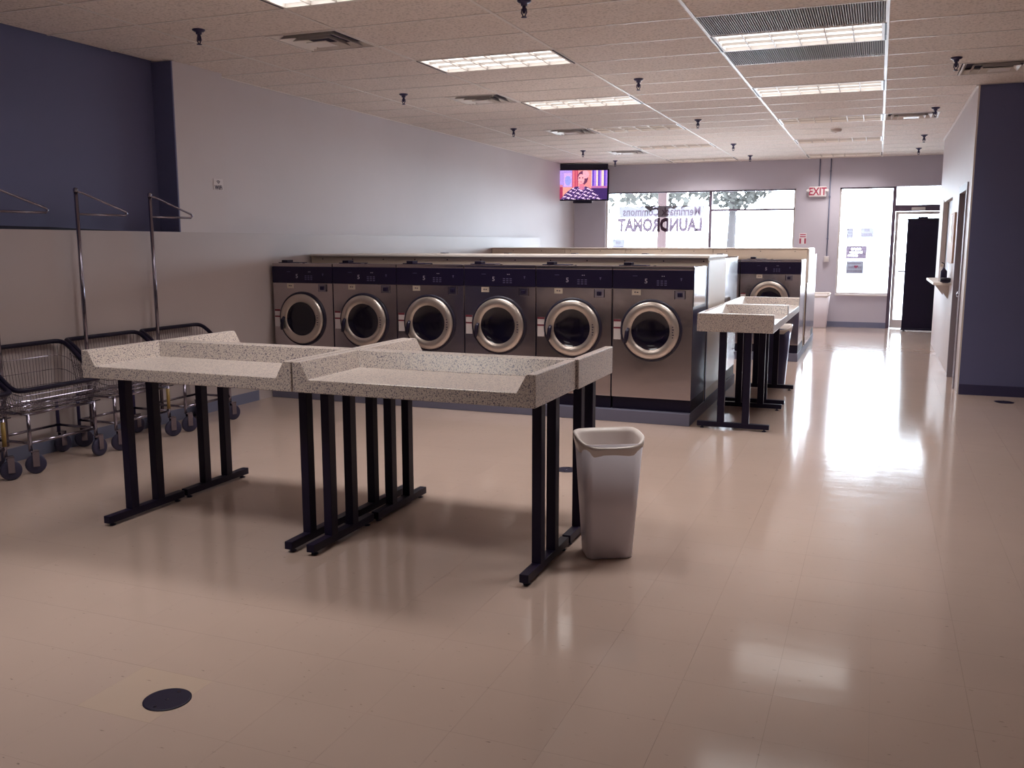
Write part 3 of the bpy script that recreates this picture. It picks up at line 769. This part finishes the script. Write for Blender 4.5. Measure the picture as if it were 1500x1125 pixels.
# ------------------------------------------------------------------ laundry carts
def cart(yc, label, sleeve, pole=True):
    """local x = world x from the wall side, local y = along the wall"""
    t = thing('laundry_cart', (-5.31, yc, 0), label, 'laundry cart', 'chrome wire laundry carts')
    xb, xf = -.21, .19                # wall side, aisle side
    def rim_pt(u):                    # loop around the sloping rim
        pass
    zb_, zf = .815, .565
    def corner_loop():
        # start wall side low-y, to wall side high-y, aisle high-y, aisle low-y
        P = [(xb, -.35), (xb, .35), (xf, .35), (xf, -.35)]
        pts = []
        r = .07
        for i in range(4):
            p = Vector(P[i]); a = Vector(P[i-1]); c = Vector(P[(i+1) % 4])
            da = (a-p).normalized(); dc = (c-p).normalized()
            for k_ in range(5):
                u = k_/4; q0 = p+da*r; q1 = p+dc*r
                q = (1-u)**2*q0+2*u*(1-u)*p+u*u*q1
                pts.append(q)
            # straight subdivisions
            q1 = p+dc*r; q2 = c+(p-c).normalized()*r
            for k_ in range(1, 6): pts.append(q1.lerp(q2, k_/6))
        return pts
    def rz_(x):
        u = (x-xb)/(xf-xb); u = max(0, min(1, u)); u = u*u*(3-2*u)
        return zb_+(zf-zb_)*u
    loop = [(p.x, p.y, rz_(p.x)) for p in corner_loop()]
    MB().tube(loop, .017, 8, True).build('bumper_rim', M['blkplastic'], t)
    zbot = .42
    wires = MB()
    n_ = len(loop)
    # resample loop evenly
    L = [Vector(p) for p in loop]; seg = [(L[(i+1) % n_]-L[i]).length for i in range(n_)]; tot = sum(seg)
    def at(s):
        s %= tot; i = 0
        while s > seg[i]: s -= seg[i]; i += 1
        return L[i].lerp(L[(i+1) % n_], s/seg[i])
    NV = 84
    def down(p, f):
        q = Vector((p.x*.86, p.y*.86, zbot)); return p.lerp(q, f)
    for k_ in range(NV):
        p = at(tot*k_/NV); wires.tube([p, down(p, 1)], .0017, 4)
    for f in (.25, .5, .75, 1):
        wires.tube([down(at(tot*k_/40), f) for k_ in range(40)], .0024, 4, True)
    for k_ in range(-10, 11): wires.tube([(xb*.86, k_*.03, zbot), (xf*.86, k_*.03, zbot)], .0017, 4)
    wires.build('wire_basket', M['chrome'], t)
    m_ = MB()
    for z in (.405, .435, .465):
        m_.tube([(xf*.9, -.33, z), (xf*.9, .33, z)], .004, 6)
    m_.build('front_rail', M['chrome'], t)
    fx0, fx1 = -.19, .165; fy = .275; r = .0125
    ring = lambda z: [(fx0, -fy, z), (fx0, fy, z), (fx1, fy, z), (fx1, -fy, z)]
    m_ = MB(); P = ring(.400)
    for i in range(4): m_.tube([P[i], P[(i+1) % 4]], r*.8, 8)
    m_.build('upper_frame', M['chrome'], t)
    m_ = MB(); P = ring(.208)
    for i in range(4): m_.tube([P[i], P[(i+1) % 4]], r*.8, 8)
    m_.build('lower_frame', M['chrome'], t)
    for sx, sy in ((fx0, -fy), (fx0, fy), (fx1, -fy), (fx1, fy)):
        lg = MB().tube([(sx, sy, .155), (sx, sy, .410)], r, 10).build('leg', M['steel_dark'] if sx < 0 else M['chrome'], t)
        a = random.uniform(-.6, .6)+(PI/2)
        c = bpy.data.objects.new('caster', None)
        m_ = MB()
        ca, sa = math.cos(a), math.sin(a); ox, oy = sx+.025*ca, sy+.025*sa
        # wheel
        prof = [(.02, -.011), (.058, -.014), (.065, -.008), (.065, .008), (.058, .014), (.02, .011)]
        w_ = MB().lathe(prof, (0, 0, 0), 1, 20)
        Rm = Matrix.Translation((ox, oy, .065)) @ Matrix.Rotation(a, 4, 'Z')
        bmesh.ops.transform(w_.bm, matrix=Rm, verts=w_.bm.verts)
        wo = w_.build('wheel', M['rubber'], t)
        f_ = MB().box(-.02, .02, -.022, -.018, .05-.065, .155-.065).box(-.02, .02, .018, .022, .05-.065, .155-.065).box(-.03, .02, -.022, .022, .150-.065, .158-.065)
        bmesh.ops.transform(f_.bm, matrix=Rm, verts=f_.bm.verts)
        f_.build('caster_fork', M['chrome'], lg)
    if sleeve:
        MB().tube([(fx1, fy, .225), (fx1, fy, .385)], r+.001, 10).build('post_sleeve', M['yellow'], t, label='yellow sleeve on the right-hand post')
    if pole:
        px, py = -.165, -.18; H = 1.905
        MB().tube([(px, py, .14), (px, py, H)], .0145, 12).build('hanging_pole', M['chrome'], t)
        MB().lathe([(.018, H-.02), (.019, H), (.012, H+.012)], (px, py, 0), 2, 12).build('pole_cap', M['chrome'], t)
        MB().tube([(px, py, H-.015), (px, py+.05, H-.02), (px, py+.47, H-.145), (px, py+.485, H-.16), (px, py+.465, H-.175), (px, py, H-.178)], .0085, 8).build('hanger_bar', M['chrome'], t)
    return t
cart(3.88, 'chrome wire laundry cart with hanging pole cut off by the left edge', True)
cart(4.62, 'second wire laundry cart from the left, black sloping rim nearest the camera', False)
cart(5.36, 'third wire laundry cart from the left, with a yellow-sleeved post', True)
cart(6.10, 'rightmost wire laundry cart, behind the left folding tables', False)

# ------------------------------------------------------------------ wall things
wf = tag(MB().box(-5.571, -5.568, 6.815, 6.945, 1.99, 2.09).build('wifi_sign', M['paper']), 'small white square WiFi sign on the left wall pier', 'sign')
text_obj('WiFi', .052, M['ink'], wf, (-5.5675, 6.88, 2.012), (PI/2, 0, PI/2), offset=.0012)
m_ = MB()
for r in (.012, .022, .032):
    m_.tube([(-5.5675, 6.88+r*math.sin(a/10*PI/2-PI/4), 2.042+r*math.cos(a/10*PI/2-PI/4)) for a in range(11)], .0028, 4)
m_.build('wifi_symbol', M['ink'], wf)

# television in the corner
tv = thing('television', (-5.30, 17.05, 2.62), 'flat television switched on, mounted high in the far left corner', 'television', rz=.32)
TW, TH = .50, .30
MB().box(-TW, TW, -.03, .05, -TH, TH-.01, .01).build('casing', M['blkplastic'], tv)
MB().box(-TW+.03, TW-.02, -.02, .12, TH-.01, TH+.085, .01).build('mount_housing', M['blkplastic'], tv)
MB().box(-.18, .18, -.02, .05, -TH-.045, -TH, .008).build('speaker_bar', M['blkplastic'], tv)
MB().tube([(0, .05, 0), (-.05, .30, .05), (-.15, .55, .05)], .025, 8).build('bracket_arm', M['blk'], tv)
NX, NY = 84, 54
bm = bmesh.new(); vs = [[bm.verts.new(((i/NX-.5)*(2*TW-.07), -.0315, (j/NY-.5)*(2*TH-.06)-.005)) for i in range(NX+1)] for j in range(NY+1)]
cl = bm.loops.layers.float_color.new('Col')
def tvcol(u, v):
    # u 0..1 left-right, v 0..1 bottom-top ; a studio interview: seated presenter in a patterned jacket
    rnd = random.random()
    if u < .10 and v < .5: c = (150, 50, 80) if v < .42 else (190, 110, 130)
    elif u < .28: c = (160, 130, 200) if v > .42 else (215, 140, 130)
    elif u < .40: c = (170, 60, 90) if int(u*60) % 2 else (205, 110, 120)
    elif u < .68: c = (215, 130, 130)
    else:
        c = [(90, 60, 170), (150, 110, 200), (225, 190, 180)][int(u*26) % 3] if v > .46 else (170, 100, 150)
        if v < .38: c = (60, 40, 90)
    if .12 < u < .27 and .45 < v < .9: c = (140, 140, 215) if (u-.2)**2/.004+(v-.65)**2/.03 < 1 else (190, 150, 205)
    hx, hy = .47, .70
    if (u-.50)**2/.0115+(v-.74)**2/.058 < 1: c = (96, 50, 80)                # hair
    if u > .50 and (u-.55)**2/.006+(v-.86)**2/.02 < 1: c = (214, 150, 165)     # head scarf
    if (u-hx)**2/.0042+(v-hy)**2/.030 < 1: c = (226, 150, 160)                # face
    if abs(v-.735) < .018 and (abs(u-.435) < .016 or abs(u-.50) < .016): c = (90, 40, 70)
    if abs(v-.60) < .013 and abs(u-.465) < .028: c = (180, 60, 90)
    if abs(u-.48) < .04 and .43 < v < .53: c = (200, 110, 130)
    body = v < .47-(u-.47)**2*2.6 and v < .45
    if body:
        n = math.sin(u*61+math.sin(v*37)*2.1)+math.sin(v*53+u*23)+math.sin(u*131-v*71)*.6
        c = (226, 190, 220) if n > .9 else (120, 90, 150) if n > .2 else (60, 40, 84)
        if abs(u-.48) < .06-(.45-v)*.15 and v > .34: c = (190, 110, 140)
    k_ = .94+.12*rnd
    return tuple(min(255, x*k_) for x in c)
for j in range(NY):
    for i in range(NX):
        f = bm.faces.new((vs[j][i], vs[j][i+1], vs[j+1][i+1], vs[j+1][i]))
        c = lin(tvcol((i+.5)/NX, (j+.5)/NY))
        for l in f.loops: l[cl] = c
me = bpy.data.meshes.new('screen'); bm.to_mesh(me); bm.free()
ms = bpy.data.materials.new('tv_screen'); ms.use_nodes = True; nt = ms.node_tree; nt.nodes.clear()
e = nt.nodes.new('ShaderNodeEmission'); vc = nt.nodes.new('ShaderNodeVertexColor'); vc.layer_name = 'Col'; ou = nt.nodes.new('ShaderNodeOutputMaterial')
e.inputs[1].default_value = 1.0; nt.links.new(vc.outputs[0], e.inputs[0]); nt.links.new(e.outputs[0], ou.inputs[0])
me.materials.append(ms); so = bpy.data.objects.new('screen', me); COL.objects.link(so); so.parent = tv
so['label'] = 'lit screen showing a seated person in a patterned top'

# exit sign, conduits, box, extinguisher sign
ex = thing('exit_sign', (-1.083, YF, 2.435), 'white lit EXIT sign with red letters above the storefront pier', 'sign')
MB().box(-.155, .155, -.06, 0, -.09, .095, .018).build('housing', M['paper'], ex)
text_obj('EXIT', .19, M['red'], ex, (0, -.0615, .0), (PI/2, 0, 0), xs=.78, offset=.004)
for s_ in (-1, 1):
    MB().lathe([(.022, -.05), (.03, -.07), (.03, -.085), (.01, -.09)], (s_*.163, 0, .02), 1, 12).build('lamp_head', M['paper'], ex)
tag(MB().tube([(-1.063, YF-.012, 2.53), (-1.063, YF-.012, HC)], .011, 8).build('conduit', M['baseblue']), 'short conduit from the ceiling down to the EXIT sign', 'conduit')
m_ = MB().tube([(-.875, YF-.012, 1.28), (-.875, YF-.012, HC)], .011, 8)
for z in (1.6, 2.35, 2.8): m_.box(-.893, -.857, YF-.024, YF, z-.01, z+.01)
tag(m_.build('conduit', M['baseblue']), 'tall conduit on the storefront wall from ceiling to outlet box', 'conduit')
jb = tag(MB().box(-.920, -.830, YF-.045, YF, 1.18, 1.285, .006).build('outlet_box', M['paper']), 'small pale outlet box at the foot of the tall conduit', 'outlet box')
MB().box(-.900, -.850, YF-.05, YF-.044, 1.20, 1.265, .003).build('cover_plate', M['white'], jb)
es = tag(MB().box(-1.37, -1.24, YF-.004, YF, 1.50, 1.70).build('extinguisher_sign', M['paper']), 'small red and white extinguisher sign between the storefront windows', 'sign')
m_ = MB().box(-1.355, -1.255, YF-.006, YF-.004, 1.665, 1.682); m_.box(-1.355, -1.255, YF-.006, YF-.004, 1.628, 1.645); m_.box(-1.362, -1.333, YF-.006, YF-.004, 1.51, 1.605); m_.box(-1.277, -1.248, YF-.006, YF-.004, 1.51, 1.605)
m_.build('sign_print', M['red'], es)

# window lettering (read from the street, so mirrored inside)
yg = YF+.083
def wtxt(s, size, m, cx, cz, parent=None, **k):
    return text_obj(s, size, m, parent, (cx, yg, cz), (PI/2, 0, PI), **k)
ws = thing('window_sign', (0, 0, 0), 'mirrored vinyl shop name on the large storefront window', 'window lettering')
MB().quad(-4.80, -3.13, 2.02, 2.235, yg+.001).build('backing_film', M['film2'], ws)
wtxt('Merrimack Commons', .225, M['inkfilm2'], -3.96, 2.12, ws, xs=.765, offset=.004, thick=0)
wtxt('LAUNDROMAT', .335, M['vinyl'], -3.99, 1.86, ws, xs=.72, offset=.020, thick=0)
# notices on the glass
def notice(x0, x1, z0, z1, label, lines, dark=False, frame=True):
    n = thing('window_notice', ((x0+x1)/2, yg, (z0+z1)/2), label, 'notice')
    a, c = (x1-x0)/2, (z1-z0)/2
    rr = random.Random(int(x0*100))
    if dark:
        # coloured sheet with the block letters left clear
        m_ = MB(); nx, nz = 35, 23; dx, dz = 2*a/nx, 2*c/nz
        rows_ = [(4, 7, 9, 25), (10, 13, 7, 28), (16, 19, 4, 20)]
        for q in range(nz):
            for p_ in range(nx):
                clear = any(z0_ <= nz-1-q < z1_ and u0 <= p_ < u1 and (p_*7+z0_) % 3 for z0_, z1_, u0, u1 in rows_)
                if not clear: m_.quad(-a+p_*dx, -a+(p_+1)*dx, -c+q*dz, -c+(q+1)*dz, 0)
        m_.build('sheet', M['vinyl'], n, kind='stuff'); return n
    MB().quad(-a, a, -c, c, .0005).build('sheet', M['film'], n)
    if frame:
        m_ = MB(); t_ = .007; m_.quad(-a, -a+t_, -c, c, -.001).quad(a-t_, a, -c, c, -.001).quad(-a+t_, a-t_, -c, -c+t_, -.001).quad(-a+t_, a-t_, c-t_, c, -.001)
        m_.build('border', M['filmink'], n)
    m_ = MB()
    for (u0, u1, v0, v1) in lines:
        x = u0
        while x < u1:
            w_ = rr.uniform(.012, .024); m_.quad(x, min(x+w_, u1), v0, v1, -.0015); x += w_+.006
    m_.build('print_block', M['filmink'], n, kind='stuff')
    return n
notice(-4.93, -4.68, 1.40, 1.60, 'framed notice low in the left storefront window', [(-.05, .05, .0, .06), (-.1, .1, -.08, -.03)])
notice(-.32, -.10, 1.62, 1.79, 'small framed notice upper right on the window beside the door', [(-.045, .045, .02, .065), (-.09, .09, -.065, -.01)])
notice(-.56, -.44, 1.60, 1.79, 'faint narrow notice upper left on the window beside the door', [(-.045, .045, .05, .07), (-.03, .04, 0, .02), (-.045, .045, -.06, -.03)], frame=False)
notice(-.55, -.20, 1.24, 1.47, 'dark rectangular poster with pale block print on the window beside the door', [(-.10, .10, .05, .10), (-.13, .14, -.01, .04), (-.15, .08, -.09, -.03)], True)
nn = notice(-.53, -.24, .97, 1.2, 'faint notice with a small pink heart under the dark window poster', [(-.12, .10, .06, .085), (-.11, .0, -.02, .02), (.05, .12, -.02, .02), (-.13, .13, -.09, -.05)], frame=False)
hp = []
for k_ in range(24):
    a = 2*PI*k_/24; hp.append((.0022*16*math.sin(a)**3+.02, .0022*(13*math.cos(a)-5*math.cos(2*a)-2*math.cos(3*a)-math.cos(4*a))+.01))
MB().prism(hp, 1, -.003, -.0016).build('heart', M['filmred'], nn)

# black banner stand at the door
bs = thing('banner_stand', (.86, 17.45, 0), 'tall black panel standing in front of the glass entrance door', 'banner stand')
MB().box(-.42, .42, -.01, .01, .03, 1.92, .003).build('panel', M['blk'], bs)
MB().box(-.43, .43, -.018, .018, 1.915, 1.94, .004).build('top_rail', M['blkplastic'], bs)
MB().box(-.26, -.10, -.02, .02, 1.94, 1.965, .004).build('top_clip', M['blkplastic'], bs)
MB().box(-.43, .43, -.04, .04, .012, .045, .006).build('base_rail', M['blkplastic'], bs)
for s_ in (-.38, .38): MB().box(s_-.02, s_+.02, -.16, .16, 0, .014, .004).build('foot', M['blkplastic'], bs)

# service shelf with its things
sh = thing('counter_shelf', (RX, 12.9, 1.02), 'pale counter shelf projecting under the service opening at right', 'shelf')
MB().prism([(-.19, -.80), (0, -.95), (0, 1.0), (-.19, .85)], 2, -.0, .03, .004).build('shelf_board', M['creamtop'], sh)
for y in (-.5, .5): MB().prism([(0, -.18), (0, 0), (-.14, 0)], 1, y-.01, y+.01).build('bracket', M['white'], sh)
bt = thing('spray_bottle', (.735, 12.55, 1.05), 'white bottle standing on the counter shelf', 'bottle')
MB().lathe([(.028, 0), (.034, .01), (.034, .13), (.014, .165), (.014, .18)], n=16).build('bottle_body', M['paper'], bt)
MB().lathe([(.016, .178), (.016, .205), (.006, .212)], n=12).build('cap', M['beige'], bt)
bt = thing('pump_bottle', (.745, 12.25, 1.05), 'dark blue pump bottle behind the white bottle on the shelf', 'bottle')
MB().lathe([(.034, 0), (.038, .01), (.038, .13), (.014, .16), (.012, .175)], n=16).build('bottle_body', M['panel'], bt)
MB().tube([(0, 0, .17), (0, 0, .22), (-.03, -.02, .235)], .006, 8).build('pump', M['blkplastic'], bt)
bw = thing('card_reader', (.752, 11.98, 1.05), 'black rounded box at the near end of the counter shelf', 'box')
MB().lathe([(.03, 0), (.055, .012), (.06, .05), (.045, .062), (.01, .064)], n=20).build('casing', M['blkplastic'], bw)
nb = thing('notice_board', (RX, 12.33, 1.58), 'narrow wooden notice board on the right wall beside the service opening', 'board')
MB().box(-.02, 0, -.42, .42, -.30, .29, .004).build('board', M['wood'], nb)
MB().box(-.024, -.019, -.12, .05, -.05, .26).build('dark_sheet', M['panel'], nb)

# ------------------------------------------------------------------ outside
struct(MB().box(-40, 40, YF+Wd, 23, -.2, -.03).build('ground_sidewalk', M['concrete']))
struct(MB().box(-60, 60, 23, 90, -.3, -.12).build('ground_asphalt', M['asphalt']))
cp_ = thing('walkway_canopy', (0, 21.5, 0), 'pale canopy and posts outside the storefront windows', 'canopy')
for x in (-4.72, 3.0): MB().box(x-.10, x+.10, -.10, .10, -.03, 3.2, .01).build('post', M['postpink'], cp_)
MB().box(-12, 12, -3.4, .4, 3.2, 3.5).build('roof_slab', M['postpink'], cp_)
rt_ = random.Random(3)
def tree(x, y, h, r, label):
    t = thing('tree', (x, y, -.12), label, 'tree', 'trees beyond the parking lot')
    MB().tube([(0, 0, 0), (.1, 0, h*.4), (0, .1, h*.7)], [.22, .17, .08], 8).build('trunk', M['trunk'], t)
    me_ = MB()
    for i in range(900):
        a, b_ = rt_.uniform(0, 2*PI), math.acos(rt_.uniform(-1, 1)); q = rt_.uniform(.35, 1)**.5
        c = Vector((r*q*math.sin(b_)*math.cos(a), r*q*math.sin(b_)*math.sin(a), h*.68+r*.75*q*math.cos(b_)))
        s_ = rt_.uniform(.12, .26)
        u = Vector((rt_.gauss(0, 1), rt_.gauss(0, 1), rt_.gauss(0, 1))).normalized(); v = u.cross(Vector((rt_.gauss(0, 1), rt_.gauss(0, 1), rt_.gauss(0, 1)))).normalized()
        V = [me_.bm.verts.new(c+u*s_), me_.bm.verts.new(c+v*s_*.5), me_.bm.verts.new(c-u*s_), me_.bm.verts.new(c-v*s_*.5)]
        me_.bm.faces.new(V)
    me_.build('foliage', M['leaf'], t, kind='stuff')
tree(-14, 42, 6.6, 2.8, 'leafy tree outside seen through the left part of the big window')
tree(-8.0, 36, 6.9, 2.4, 'leafy tree outside behind the middle of the big window')
tree(-6.2, 42, 6.8, 2.0, 'small leafy tree outside near the window mullion')
